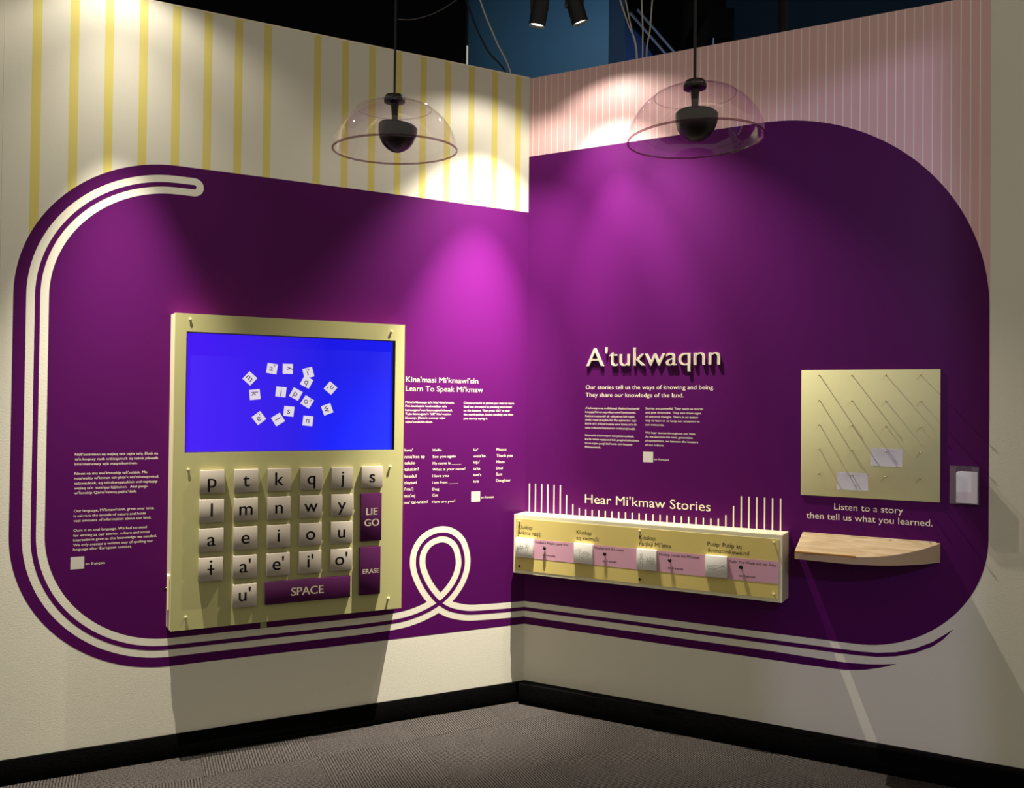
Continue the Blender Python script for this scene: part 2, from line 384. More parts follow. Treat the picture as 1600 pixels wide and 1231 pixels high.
TEXT['TITLE']=('R',0.0200,0.1008,[
  ("A'tukwaqnn",0.3382,1.7392,0.6713)])
TEXT['stories_subheading']=('R',0.0000,0.0213,[
  ('Our stories tell us the ways of knowing and being.',0.3309,1.6253,0.6454),
  ('They share our knowledge of the land.',0.3309,1.5868,0.5001)])
TEXT['stories_text_mikmaw']=('R',0.0000,0.0115,[
  ("A'tukwaqnn na melkiknaql. Kekina'muinamkl",0.3300,1.5249,0.2824),
  ("koqqaja'ltinen aq nikan-awti'kewinamkl.",0.3300,1.5052,0.2649),
  ("Kekina'muinamkl uk teli-pikwa'sikl nipkl,",0.3300,1.4848,0.2597),
  ("siwkl, toqa'ql aq kesikl. Mu eykmukw naji-",0.3300,1.4656,0.2700),
  ("klu'lk ta'n tl-kina'masiss wen kisna ta'n tli-",0.3300,1.4461,0.2730),
  ("siaw-mikwite'lmatesnen nniskamijinaqik.",0.3300,1.4254,0.2640),
  ("Nutmekl a'tukwaqnn teli-pkitawsultiek.",0.3300,1.3875,0.2567),
  ("Ke'sk ninen tepipuna'tisk poqji-a'tukutinen,",0.3300,1.3676,0.2836),
  ("na na tujiw poqji-kisi'tmek ta'n koqoey",0.3300,1.3475,0.2494),
  ("Mi'kmawimk.",0.3300,1.3279,0.0854)])
TEXT['stories_text_english']=('R',0.0000,0.0115,[
  ('Stories are powerful. They teach us morals',0.6439,1.5268,0.2822),
  ('and give directions. They also show signs',0.6439,1.5069,0.2718),
  ('of seasonal changes. There is no better',0.6439,1.4871,0.2583),
  ('way to learn or to keep our ancestors in',0.6439,1.4675,0.2647),
  ('our memories.',0.6439,1.4473,0.0939),
  ('We hear stories throughout our lives.',0.6439,1.4082,0.2466),
  ('As we become the next generation',0.6439,1.3883,0.2322),
  ('of storytellers, we become the keepers',0.6439,1.3689,0.2586),
  ('of our culture.',0.6439,1.3485,0.0938)])
TEXT['en_francais_c']=('R',0.0000,0.0110,[
  ('en français',0.6895,1.2794,0.0727)])
TEXT['hear_heading']=('R',0.0000,0.0466,[
  ("Hear Mi'kmaw Stories",0.3325,1.0492,0.6314)])
TEXT['listen_heading']=('R',0.0000,0.0294,[
  ('Listen to a story',1.5060,1.0947,0.2736),
  ('then tell us what you learned.',1.3898,1.0489,0.5014)])
TEXT['STORY_TITLES']=('R',0.1200,0.0217,[
  ('Kluskap',0.0178,0.9118,0.0781),
  ('wikma naqlji',0.0182,0.8829,0.1283),
  ('Kluskap',0.3354,0.9098,0.0789),
  ("aq kwimu'k",0.3356,0.8823,0.1175),
  ('Kluskap',0.6546,0.9112,0.0793),
  ("naqlaji Mi'kma",0.6548,0.8817,0.1523),
  ('Putɨp: Putɨp aq',0.9765,0.9075,0.1512),
  ('iknmatimkeweiml',0.9779,0.8792,0.1832)])
TEXT['STORY_SUBS']=('R',0.1200,0.0122,[
  ("Kluskap's People Leave Him",0.1138,0.8462,0.1789),
  ('Kluskap and the Loons',0.4311,0.8458,0.1468),
  ("Kluskap Leaves the Mi'kmaw",0.7514,0.8440,0.1891),
  ('Putɨp: The Whale and His Gifts',1.0750,0.8412,0.2010),
  ('en français',0.1547,0.7851,0.0696),
  ('en français',0.4728,0.7863,0.0701),
  ('en français',0.7934,0.7846,0.0720),
  ('en français',1.1179,0.7817,0.0713)])
def text_block(name, key, m, parent, z, weight=0.006, rows=None):
    bm = bmesh.new(); w, off, cap, L = TEXT[key]
    for t, u, y, wd in (L if rows is None else [L[i] for i in rows]): put_text(bm, t, u, y, wd, cap * (0.86 if cap < 0.02 else 0.94), z, contrast=weight)
    me = bpy.data.meshes.new(name); bm.to_mesh(me); bm.free(); return link(name, me, m, parent)

# ================================================================ THE SETTING
ID = Matrix.Identity(4)
floor = tag(boxo('floor', (-6, 6, -3, 9, -0.05, -0.008), M['void'], None, ID), kind='structure')
# carpet tiles 457 mm, quarter-turned, squared to the left wall
TA = math.radians(-25.2); E1 = Vector((math.sin(TA), math.cos(TA), 0)); E2 = Vector((math.cos(TA), -math.sin(TA), 0)); TS = 0.4572
tile_me = None
for i in range(-3, 4):
    for j in range(-7, 8):
        c1 = 3.069 + TS * (i + 0.5); c2 = 0.735 + TS * (j + 0.5); p = E1 * c1 + E2 * c2
        q = p - CORNER
        if q.dot(NL) < -0.35 or q.dot(NR) < -0.35 or p.y < 1.7: continue
        if abs(p.x) > 0.75 * p.y + 0.5: continue
        if tile_me is None:
            t = boxo('carpet_tile', (-TS / 2 + 0.0006, TS / 2 - 0.0006, -TS / 2 + 0.0006, TS / 2 - 0.0006, -0.008, 0.0), M['carpet'], floor, bev=0.0012); tile_me = t.data
        else: t = link('carpet_tile', tile_me, None, floor)
        rot = TA * -1 if (i + j) % 2 == 0 else TA * -1 + PI / 2
        t.location = p + Vector((0, 0, random.uniform(-0.0006, 0.0006))); t.rotation_euler = (0, 0, rot)

TOP = 3.265
wl = tag(boxo('wall_left', (-2.358, 0.0, 0.0, TOP, -0.10, 0.0), M['wall'], None, FL), kind='structure')
wr = tag(boxo('wall_right', (0.0, 4.2, 0.0, TOP, -0.10, 0.0), M['wall'], None, FR), kind='structure')
boxo('top_cap', (-2.358, 0.0, TOP, TOP + 0.006, -0.10, 0.001), M['cream'], wl)
tag(boxo('trim_1', (-2.376, -2.3585, 0.0, TOP + 0.3, -0.10, 0.004), M['wall'], None, FL), kind='structure')
tag(boxo('wall_far_left', (-4.4, -2.3765, 0.0, TOP + 0.3, -0.12, -0.012), M['wall'], None, FL), kind='structure')
tag(boxo('baseboard_left', (-3.6, 0.0, 0.0, 0.102, 0.0005, 0.012), M['base'], None, FL, bev=0.002), kind='structure')
tag(boxo('baseboard_right', (0.0, 3.2, 0.0, 0.104, 0.0005, 0.065), M['base'], None, FR, bev=0.003), kind='structure')
# beyond the exhibit: navy back wall, dark service side, ceiling
tag(boxo('wall_back', (-0.36, 0.70, 6.0, 6.1, 0, 5.6), M['blue'], None, ID), kind='structure')
tag(boxo('trim_2', (0.70, 0.83, 6.06, 6.16, 0, 5.6), M['blue_dark'], None, ID), kind='structure')
tag(boxo('wall_rear_right', (0.90, 6.0, 7.4, 7.5, 0, 5.6), M['blue_dark'], None, ID), kind='structure')  # the weaker light on this rear wall is put into its darker navy
tag(boxo('wall_rear_left', (-6.0, -0.36, 5.7, 5.8, 0, 5.6), M['void'], None, ID), kind='structure')
tag(boxo('ceiling', (-6, 6, 1.6, 9, 5.6, 5.7), M['void'], None, ID), kind='structure')

# ---- left wall graphics (parts of the wall; u = -distance from the corner)
for i, s in enumerate([2.244, 2.110, 1.981, 1.850, 1.720, 1.591, 1.462, 1.336, 1.110, 0.979, 0.848, 0.718, 0.589, 0.461, 0.331, 0.200, 0.066]):
    flato('yellow_stripe', [(-s - 0.0165, 1.9), (-s + 0.0165, 1.9), (-s + 0.0165, TOP - 0.001), (-s - 0.0165, TOP - 0.001)], 0.0002, M['yellow'], wl)
ML, MT, MB, MRd = -2.311, 2.568, 0.396, 0.60
pts = [(0, MB), (0, MT - 0.012)] + [(-0.8, MT - 0.004)] + arc(ML + MRd, MT - MRd, MRd, 90, 180) + arc(ML + MRd, MB + MRd, MRd, 180, 270)
flato('purple_mural', pts, 0.0004, M['purple'], wl)
# white double line: one wide band with a purple thread along its middle
W_, G_ = 0.0305, 0.019
off = 0.0850; r2 = MRd - off; zb = MB + 0.081
tail = [(-1.640, 2.483), (-1.675, 2.483)] + arc(ML + MRd, MT - off - r2, r2, 90, 180) + arc(ML + MRd, zb + r2, r2, 180, 270)
loop = [(-1.5, zb), (-1.30, zb), (-1.1, zb), (-0.9, zb), (-0.78, 0.479), (-0.692, 0.483), (-0.622, 0.493), (-0.545, 0.515), (-0.472, 0.549), (-0.414, 0.597), (-0.371, 0.657), (-0.350, 0.719), (-0.351, 0.777), (-0.372, 0.838), (-0.411, 0.876), (-0.461, 0.891), (-0.514, 0.881), (-0.556, 0.853), (-0.582, 0.810), (-0.589, 0.766), (-0.581, 0.714), (-0.549, 0.644), (-0.511, 0.590), (-0.472, 0.549), (-0.425, 0.517), (-0.369, 0.497), (-0.307, 0.4845), (-0.206, 0.4795), (-0.1, 0.4765), (0, 0.4750)]
line = tail + catmull(loop, 8)
bm = bmesh.new(); ribbon(bm, line, 2 * W_ + G_, 0.0005, cap0=True, rise=0.0003); o = done(bm, 'white_line', M['wall'], wl)
bm = bmesh.new(); ribbon(bm, line, G_, 0.0009, cap0=True, rise=0.0002); done(bm, 'purple_line', M['purple'], wl)
CR, BL = M['cream'], 'text_block'
for nm, key, wt in (('language_text', 'language_text', 0.0), ('language_note', 'en_francais_a', 0.0), ('lesson_heading', 'learn_heading', 0.008), ('lesson_text', 'learn_text_mikmaw', 0.0),
                    ('lesson_text', 'learn_text_english', 0.0), ('word_list', 'word_list_a', 0.0), ('word_list', 'word_list_b', 0.0), ('word_list', 'word_list_c', 0.0), ('word_list', 'word_list_d', 0.0), ('lesson_note', 'en_francais_b', 0.0)):
    text_block(nm, key, CR, wl, 0.0006, wt)
flato('blank_sticker', [(-2.0915, 0.8425), (-2.0415, 0.8425), (-2.0415, 0.8935), (-2.0915, 0.8935)], 0.0006, M['sticker'], wl)
flato('blank_sticker', [(-0.308, 1.046), (-0.2585, 1.046), (-0.2585, 1.099), (-0.308, 1.099)], 0.0006, M['sticker'], wl)

# ---- right wall graphics
flato('pink_panel', [(0, 1.5), (2.098, 1.5), (2.098, TOP - 0.0005), (0, TOP - 0.0005)], 0.0002, M['pink'], wr)
for i in range(59):
    u = 0.0213 + 0.03515 * i
    if u > 2.09: break
    flato('pinstripe', [(u - 0.0022, 1.9), (u + 0.0022, 1.9), (u + 0.0022, TOP - 0.001), (u - 0.0022, TOP - 0.001)], 0.0003, M['pinstripe'], wr)
pts = [(0, 0.515), (0, 2.851), (0.54, 2.855)] + arc(1.196, 1.959, 0.9, 90, 0, 40) + arc(1.595, 1.015, 0.5, 0, -90)
flato('purple_mural', pts, 0.0004, M['purple'], wr)
up1 = [(0, 0.4845), (1.229, 0.4845), (1.537, 0.4845), (1.62, 0.485), (1.683, 0.489), (1.754, 0.502), (1.824, 0.526), (1.892, 0.564), (1.971, 0.629)]
lo1 = [(1.93, 0.578), (1.892, 0.545), (1.824, 0.507), (1.754, 0.484), (1.683, 0.471), (1.62, 0.467), (1.537, 0.4655), (1.229, 0.465), (0, 0.465)]
flato('purple_line', up1 + lo1, 0.0004, M['purple'], wr)
up2 = [(0, 0.434), (1.229, 0.433), (1.386, 0.430), (1.50, 0.428), (1.58, 0.429), (1.647, 0.435), (1.70, 0.442), (1.758, 0.453)]
lo2 = [(1.72, 0.436), (1.683, 0.423), (1.64, 0.410), (1.597, 0.401), (1.555, 0.396), (1.515, 0.394), (1.386, 0.393), (0, 0.396)]
flato('purple_sweep', up2 + lo2, 0.0004, M['purple'], wr)
for i, t in enumerate([1.132] * 6 + [1.084, 1.040, 1.022] + [1.017] * 19 + [1.019, 1.038, 1.083] + [1.130] * 6):
    u = 0.023 + 0.0349 * i
    flato('sound_bar', [(u - 0.0032, 0.95), (u + 0.0032, 0.95), (u + 0.0032, t - 0.002), (u, t), (u - 0.0032, t - 0.002)], 0.0006, M['cream'], wr)
for nm, key, wt in (('stories_subheading', 'stories_subheading', 0.0), ('stories_text', 'stories_text_mikmaw', 0.0), ('stories_text', 'stories_text_english', 0.0), ('stories_note', 'en_francais_c', 0.0),
                    ('stories_heading', 'hear_heading', 0.0), ('listen_heading', 'listen_heading', 0.0)):
    text_block(nm, key, CR, wr, 0.0006, wt)
flato('blank_sticker', [(0.634, 1.268), (0.684, 1.268), (0.684, 1.319), (0.634, 1.319)], 0.0006, M['sticker'], wr)

# ================================================================ LETTER PANEL WITH SCREEN (left wall)
def at(fr, x, y, z=0.0): return fr @ Matrix.Translation((x, y, z))
kx, kz = -1.2065, 0.571
K = empty('letter_panel', 'tall pale green wall panel with blue screen above rows of letter keys', 'interactive panel', at(FL, kx, kz))
def kb(x0, x1, y0, y1, z0, z1): return (x0 - kx, x1 - kx, y0 - kz, y1 - kz, z0, z1)
KX0, KX1, KZ0, KZ1, KD = -1.712, -0.701, 0.571, 1.917, 0.10
bm = bmesh.new()      # hollow case, its left side splayed towards the wall
def prism(bm, quad_back, quad_front, z0, z1):
    a = [bm.verts.new((x - kx, y - kz, z0)) for x, y in quad_back]; b = [bm.verts.new((x - kx, y - kz, z1)) for x, y in quad_front]
    bm.faces.new(a[::-1]); bm.faces.new(b)
    for i in range(4): bm.faces.new((a[i], a[(i + 1) % 4], b[(i + 1) % 4], b[i]))
t = 0.018
prism(bm, [(KX0 - 0.013, KZ0), (KX0 + t, KZ0), (KX0 + t, KZ1), (KX0 - 0.013, KZ1)], [(KX0, KZ0), (KX0 + t, KZ0), (KX0 + t, KZ1), (KX0, KZ1)], 0.001, KD - 0.006)
box(bm, *kb(KX1 - t, KX1, KZ0, KZ1, 0.001, KD - 0.006)); box(bm, *kb(KX0 + t, KX1 - t, KZ0, KZ0 + t, 0.001, KD - 0.006)); box(bm, *kb(KX0 + t, KX1 - t, KZ1 - t, KZ1, 0.001, KD - 0.006))
done(bm, 'case', M['panel_side'], K)
SX0, SX1, SZ0, SZ1 = -1.6665, -0.7455, 1.323, 1.840
bm = bmesh.new()
for b in ((KX0, SX0, KZ0, KZ1), (SX1, KX1, KZ0, KZ1), (SX0, SX1, KZ0, SZ0), (SX0, SX1, SZ1, KZ1)):
    box(bm, *kb(*b, KD - 0.006, KD))
bmesh.ops.remove_doubles(bm, verts=bm.verts, dist=0.0001)
done(bm, 'face_plate', M['panel'], K)
D = boxo('display', kb(SX0 - 0.01, SX1 + 0.01, SZ0 - 0.01, SZ1 + 0.01, 0.055, 0.0845), M['bezel'], K)
boxo('screen', kb(SX0 + 0.004, SX1 - 0.010, SZ0 + 0.002, SZ1 - 0.004, 0.0845, 0.0855), M['screen'], D)
for ch, u, z, a in [('m', 1.404, 1.646, -42), ("a'", 1.310, 1.692, -8), ('y', 1.241, 1.693, 90), ("i'", 1.150, 1.678, 15), ('q', 1.157, 1.635, -28), ("n'", 1.048, 1.610, 140), ('j', 1.270, 1.589, -5),
                    ('k', 1.382, 1.575, -84), ('p', 1.204, 1.580, -28), ("o'", 1.153, 1.545, -32), ('s', 1.234, 1.502, -6), ('w', 1.062, 1.512, -70), ("e'", 1.363, 1.471, 38), ('l', 1.281, 1.465, 122), ('n', 1.149, 1.459, -6)]:
    c, s = math.cos(math.radians(a)), math.sin(math.radians(a)); h = 0.0225; zz = 0.0857 + (0.0002 if ch == 'q' else 0)
    q = [(-u - kx + c * x - s * y, z - kz + s * x + c * y) for x, y in ((-h, -h), (h, -h), (h, h), (-h, h))]
    tl = flato('screen_tile', q, zz, M['screen_white'], D)
    bm = bmesh.new(); put_text(bm, ch, -u - kx, z - kz - 0.011, 0, 0.028, zz + 0.0001, align='c', rot=math.radians(a))
    me = bpy.data.meshes.new('tile_letter'); bm.to_mesh(me); bm.free(); link('tile_letter', me, M['screen_ink'], D)
def key(x0, x1, y0, y1, m, d=0.018):
    o = boxo('key', kb(x0, x1, y0, y1, KD, KD + d), m, K, bev=0.0025); return o
rows = ['ptkqjs', 'lmnwy', 'aeiou', ["ɨ", "a'", "e'", "i'", "o'"]]
base_key = None
def keyletter(parent, txt, cx, y, cap, m, dx=0, contrast=0.0):
    bm = bmesh.new(); put_text(bm, txt, cx - kx + dx, y - kz, 0, cap, KD + 0.0183, align='c', res=6, contrast=contrast)
    me = bpy.data.meshes.new('key_letter'); bm.to_mesh(me); bm.free(); link('key_letter', me, m, parent)
for r, row in enumerate(rows):
    for c, ch in enumerate(row):
        x0 = -1.606 + 0.1402 * c; y0 = 1.148 - 0.1247 * r
        k = key(x0, x0 + 0.0998, y0, y0 + 0.0998, M['key']); tag(k, 'pale grey square key with the letter ' + ch)
        keyletter(k, ch, x0 + 0.05, y0 + 0.026, 0.057, M['ink'], contrast=0.008)
x0 = -1.606 + 0.1402; y0 = 1.148 - 0.1247 * 4
k = key(x0, x0 + 0.0998, y0, y0 + 0.0998, M['key']); tag(k, "pale grey square key with the letter u'"); keyletter(k, "u'", x0 + 0.05, y0 + 0.027, 0.057, M['ink'], contrast=0.008)
k = key(-0.907, -0.808, 0.901, 1.123, M['key_dark']); tag(k, 'tall plum key reading LIE GO')
keyletter(k, 'LIE', -0.8545, 1.023, 0.032, M['cream'], contrast=0.010); keyletter(k, 'GO', -0.8545, 0.971, 0.032, M['cream'], contrast=0.010)
k = key(-0.909, -0.810, 0.652, 0.874, M['key_dark']); tag(k, 'tall plum key reading ERASE'); keyletter(k, 'ERASE', -0.8555, 0.752, 0.0205, M['cream'], contrast=0.010)
k = key(-1.3295, -0.951, 0.649, 0.748, M['key_dark']); tag(k, 'wide plum key reading SPACE'); keyletter(k, 'SPACE', -1.146, 0.680, 0.035, M['cream'], contrast=0.010)
screw_me = None
for u, z, l in [(1.653, 1.893, 0.005), (0.767, 1.883, 0.009), (1.651, 1.252, 0.005), (1.652, 0.626, 0.005), (0.766, 1.244, 0.009), (0.767, 0.624, 0.009)]:
    bm = bmesh.new(); lathe(bm, [(0.0001, 0), (0.0045, 0), (0.0045, l * 0.7), (0.0065, l * 0.7), (0.0062, l * 0.9), (0.004, l), (0, l)], 14, Matrix.Translation((-u - kx, z - kz, KD)))
    done(bm, 'screw', M['screw'], K, smooth=True)
bm = bmesh.new(); box(bm, *kb(KX0 - 0.014, KX0 - 0.0055, 0.655, 0.80, 0.025, 0.07), bev=0.001)
done(bm, 'side_hatch', M['panel_side'], K)
bm = bmesh.new(); lathe(bm, [(0, 0), (0.008, 0), (0.008, 0.008), (0.0055, 0.014), (0, 0.015)], 14, Matrix.Translation((KX0 - 0.012 - kx, 0.742 - kz, 0.05)) @ Matrix.Rotation(-PI / 2, 4, 'Y'))
done(bm, 'lock', M['chrome'], K, smooth=True)
boxo('tape_tab', kb(-1.345, -1.318, 0.543, 0.574, 0.094, 0.0945), M['tab'], K)

# ================================================================ STORY BOX (right wall)
bx, bz = 0.647, 0.684
B = empty('story_box', 'long straw yellow wall box with four square picture buttons and pink label strip', 'story panel', at(FR, bx, bz))
def bb(x0, x1, y0, y1, z0, z1): return (x0 - bx, x1 - bx, y0 - bz, y1 - bz, z0, z1)
bm = bmesh.new()
a = [bm.verts.new((x - bx, y - bz, 0.001)) for x, y in ((0.0, 0.684), (1.316, 0.684), (1.316, 0.983), (0.0, 0.983))]
b = [bm.verts.new((x - bx, y - bz, 0.12)) for x, y in ((-0.008, 0.684), (1.304, 0.684), (1.304, 0.982), (-0.008, 0.982))]
bm.faces.new(a[::-1]); bm.faces.new(b)
for i in range(4): bm.faces.new((a[i], a[(i + 1) % 4], b[(i + 1) % 4], b[i]))
bmesh.ops.recalc_face_normals(bm, faces=bm.faces)
bmesh.ops.bevel(bm, geom=[e for e in bm.edges if e.calc_face_angle(0) > 0.5], offset=0.0015, segments=2, affect='EDGES')
done(bm, 'case', M['story_body'], B, smooth=True)
boxo('face_plate', bb(0.003, 1.289, 0.700, 0.962, 0.12, 0.1215), M['story_yellow'], B)
boxo('label_strip', bb(0.010, 1.289, 0.766, 0.8645, 0.1216, 0.1222), M['story_pink'], B)
SB = 0.1224
w, off_, cap, L = TEXT['STORY_TITLES']
for i0 in (0, 2, 4, 6):
    bm = bmesh.new()
    for tt, u, y, wd in L[i0:i0 + 2]: put_text(bm, tt, u - bx, y - bz, wd, 0.0195, 0.1218, contrast=0.003)
    me = bpy.data.meshes.new('story_title'); bm.to_mesh(me); bm.free(); link('story_title', me, M['ink_plum'], B)
w, off_, cap, L = TEXT['STORY_SUBS']
for i0 in range(8):
    bm = bmesh.new()
    for tt, u, y, wd in (L[i0],): put_text(bm, tt, u - bx, y - bz, wd, 0.0112, SB, contrast=0.008)
    me = bpy.data.meshes.new('story_caption'); bm.to_mesh(me); bm.free(); link('story_caption', me, M['ink_plum'], B)
def stroke(bm, P, w=0.0011, z=0.1408, sm=True):
    ribbon(bm, catmull(P, 5) if sm and len(P) > 2 else P, w, z)
def figure(bm, x, y, h):            # small standing figure drawn in line
    stroke(bm, [(x + 0.11 * h * math.cos(k * PI / 4), y + 0.86 * h + 0.11 * h * math.sin(k * PI / 4)) for k in range(9)])
    stroke(bm, [(x, y + 0.74 * h), (x - 0.14 * h, y + 0.35 * h), (x + 0.14 * h, y + 0.35 * h), (x, y + 0.74 * h)], sm=False)
    stroke(bm, [(x - 0.09 * h, y + 0.35 * h), (x - 0.10 * h, y)], sm=False); stroke(bm, [(x + 0.09 * h, y + 0.35 * h), (x + 0.10 * h, y)], sm=False)
    stroke(bm, [(x - 0.04 * h, y + 0.62 * h), (x - 0.24 * h, y + 0.46 * h)], sm=False); stroke(bm, [(x + 0.04 * h, y + 0.62 * h), (x + 0.24 * h, y + 0.46 * h)], sm=False)
btn_lab = ['white square button with a drawn row of figures', 'white square button with a drawn loon', 'white square button with a large and three small figures', 'white square button with a drawn whale']
for i, cx in enumerate((0.0595, 0.377, 0.695, 1.0195)):
    h = 0.0485
    bt = boxo('picture_button', bb(cx - h, cx + h, 0.819 - h, 0.819 + h, 0.1222, 0.1405), M['white_button'], B, bev=0.002); tag(bt, btn_lab[i])
    bm = bmesh.new(); X = cx - bx; Y = 0.819 - bz
    if i == 0: figure(bm, X + 0.014, Y - 0.026, 0.052); figure(bm, X - 0.034, Y - 0.024, 0.028); figure(bm, X - 0.020, Y - 0.020, 0.034); figure(bm, X - 0.008, Y - 0.018, 0.03); stroke(bm, [(X + 0.02, Y + 0.006), (X + 0.034, Y + 0.016)], sm=False)
    if i == 1:
        P = [(-0.042, 0.012), (-0.024, 0.018), (-0.018, 0.022), (-0.012, 0.016), (-0.018, 0.004), (-0.018, -0.008), (-0.006, -0.018), (0.012, -0.014), (0.030, -0.004), (0.036, 0.0), (0.022, 0.008), (0.004, 0.008), (-0.006, -0.002), (0.004, -0.012)]
        stroke(bm, [(X + a_, Y + b_) for a_, b_ in P]); 
        for q_ in range(5): stroke(bm, [(X + 0.002 + 0.006 * q_, Y + 0.005), (X + 0.006 + 0.006 * q_, Y - 0.004)], sm=False)
        stroke(bm, [(X - 0.006, Y - 0.018), (X - 0.004, Y - 0.026), (X + 0.006, Y - 0.024)])
    if i == 2: figure(bm, X - 0.024, Y - 0.028, 0.056); figure(bm, X + 0.006, Y - 0.024, 0.034); figure(bm, X + 0.020, Y - 0.022, 0.038); figure(bm, X + 0.034, Y - 0.022, 0.034)
    if i == 3:
        P = [(0.038, 0.012), (0.028, 0.006), (0.008, 0.004), (-0.012, 0.006), (-0.030, 0.004), (-0.040, 0.000), (-0.036, -0.010), (-0.022, -0.016), (-0.006, -0.012), (0.012, -0.004), (0.028, 0.002), (0.040, 0.000), (0.030, 0.004), (0.038, 0.012)]
        stroke(bm, [(X + a_, Y + b_) for a_, b_ in P]); stroke(bm, [(X - 0.034, Y - 0.004), (X - 0.018, Y - 0.002), (X - 0.008, Y - 0.004)])
        for q_ in range(5): stroke(bm, [(X - 0.030 + 0.007 * q_, Y - 0.006), (X - 0.027 + 0.007 * q_, Y - 0.014)], sm=False)
    me = bpy.data.meshes.new('drawing'); bm.to_mesh(me); bm.free(); link('drawing', me, M['drawing'], bt)
for u in (0.168, 0.485, 0.804, 1.128):
    bm = bmesh.new(); lathe(bm, [(0, 0), (0.003, 0), (0.003, 0.003), (0.006, 0.0035), (0.0088, 0.008), (0.0075, 0.012), (0.004, 0.0145), (0, 0.015)], 18, Matrix.Translation((u - bx, 0.8255 - bz, 0.1222)))
    done(bm, 'metal_knob', M['chrome'], B, smooth=True)
for u, z, l in [(0.026, 0.950, 0.012), (0.657, 0.950, 0.008), (1.268, 0.948, 0.007), (0.027, 0.721, 0.006), (0.659, 0.721, 0.006), (1.269, 0.720, 0.007)]:
    bm = bmesh.new(); lathe(bm, [(0.0001, 0), (0.004, 0), (0.004, l * 0.6), (0.0058, l * 0.6), (0.0055, l * 0.9), (0.003, l), (0, l)], 14, Matrix.Translation((u - bx, z - bz, 0.1215)))
    done(bm, 'screw', M['screw'] if l > 0.006 else M['chrome'], B, smooth=True)

# ================================================================ RAISED TITLE LETTERS (right wall)
w, off_, cap, L = TEXT['TITLE']; tx, tz = 0.338, 1.740
T = empty('title_sign', "raised ivory letters reading A'tukwaqnn on the purple wall", 'sign', at(FR, tx, tz))
V, Fc = glyphs("A'tukwaqnn", -0.010, 0.0, 10)
tb = bmesh.new(); vv = [tb.verts.new((x, y, 0)) for x, y in V]
for f in Fc: tb.faces.new([vv[i] for i in f])
isl = []; seen = set()
for v in tb.verts:
    if v in seen: continue
    st = [v]; seen.add(v); grp = []
    while st:
        a = st.pop(); grp.append(a)
        for e in a.link_edges:
            o2 = e.other_vert(a)
            if o2 not in seen: seen.add(o2); st.append(o2)
    isl.append(grp)
isl.sort(key=lambda g: min(v.co.x for v in g))
X0 = min(v.co.x for v in tb.verts); X1 = max(v.co.x for v in tb.verts); sx = 0.665 / (X1 - X0); sy = 0.092 / CAP
for g in isl:
    gs = set(g); fs = {f for v in g for f in v.link_faces}; lb = bmesh.new()
    for kx_ in (-1, 0, 1):
        mp = {v: lb.verts.new(((v.co.x - X0 + kx_ * 0.009) * sx, v.co.y * sy, 0.011)) for v in g}
        nf = [lb.faces.new([mp[v] for v in f.verts]) for f in fs]
        r = bmesh.ops.extrude_face_region(lb, geom=nf)
        for q in [k2 for k2 in r['geom'] if isinstance(k2, bmesh.types.BMVert)]: q.co.z = 0.0014
    done(lb, 'letter', M['title'], T)
tb.free()

# ================================================================ PIN BOARD, CARDS, HOLDER, SHELF
px0, pz0 = 1.6425, 1.152
P = empty('pin_board', 'flat pale green board with a grid of brass pins on the purple wall', 'pin board', at(FR, px0, pz0))
boxo('board', (1.3665 - px0, 1.9185 - px0, 0, 0.560, 0.001, 0.007), M['board'], P, bev=0.001)
pin_me = None
for z in (1.686, 1.575, 1.468, 1.361, 1.253):
    for u in (1.445, 1.578, 1.712, 1.845):
        if pin_me is None:
            bm = bmesh.new(); lathe(bm, [(0.0001, 0), (0.0019, 0), (0.0019, 0.046), (0.0036, 0.0465), (0.0038, 0.048), (0.0022, 0.050), (0, 0.0502)], 10)
            o = done(bm, 'pin', M['nail'], P, smooth=True); pin_me = o.data
        else: o = link('pin', pin_me, None, P)
        o.location = (u - px0, z - pz0, 0.0065)
def card(name, label, cat, quad, z0, z1):
    cx = sum(q[0] for q in quad) / 4; cy = sum(q[1] for q in quad) / 4
    n = 6; bm = bmesh.new(); G = []
    for j in range(n + 1):
        row = []
        for i in range(n + 1):
            a, b_ = i / n, j / n
            x = (quad[0][0] * (1 - a) + quad[1][0] * a) * (1 - b_) + (quad[3][0] * (1 - a) + quad[2][0] * a) * b_
            y = (quad[0][1] * (1 - a) + quad[1][1] * a) * (1 - b_) + (quad[3][1] * (1 - a) + quad[2][1] * a) * b_
            row.append(bm.verts.new((x - cx, y - cy, z0 + (z1 - z0) * (1 - b_) ** 1.5)))
        G.append(row)
    for j in range(n):
        for i in range(n): bm.faces.new((G[j][i], G[j][i + 1], G[j + 1][i + 1], G[j + 1][i]))
    bmesh.ops.solidify(bm, geom=bm.faces[:], thickness=0.0005)
    return tag(done(bm, name, M['paper'], None, at(FR, cx, cy)), label, cat)
card('note_card', 'blank white card hung on a pin in the third column, the higher card', 'card', [(1.651, 1.296), (1.775, 1.294), (1.776, 1.371), (1.652, 1.373)], 0.0085, 0.014)
card('note_card', 'blank white card hung on the bottom pin of the second column, the lower card', 'card', [(1.518, 1.185), (1.643, 1.185), (1.641, 1.262), (1.518, 1.262)], 0.0085, 0.014)
hx, hz = 2.005, 1.154
H = empty('card_holder', 'clear acrylic card holder on the wall right of the pin board', 'card holder', at(FR, hx, hz))
bm = bmesh.new()
box(bm, -0.052, 0.052, 0.0, 0.155, 0.001, 0.003); box(bm, -0.052, 0.052, 0.0, 0.003, 0.003, 0.035); box(bm, -0.052, -0.0495, 0.0, 0.155, 0.003, 0.035); box(bm, 0.0495, 0.052, 0.0, 0.155, 0.003, 0.035)
done(bm, 'tray', M['acrylic_seam'], H)
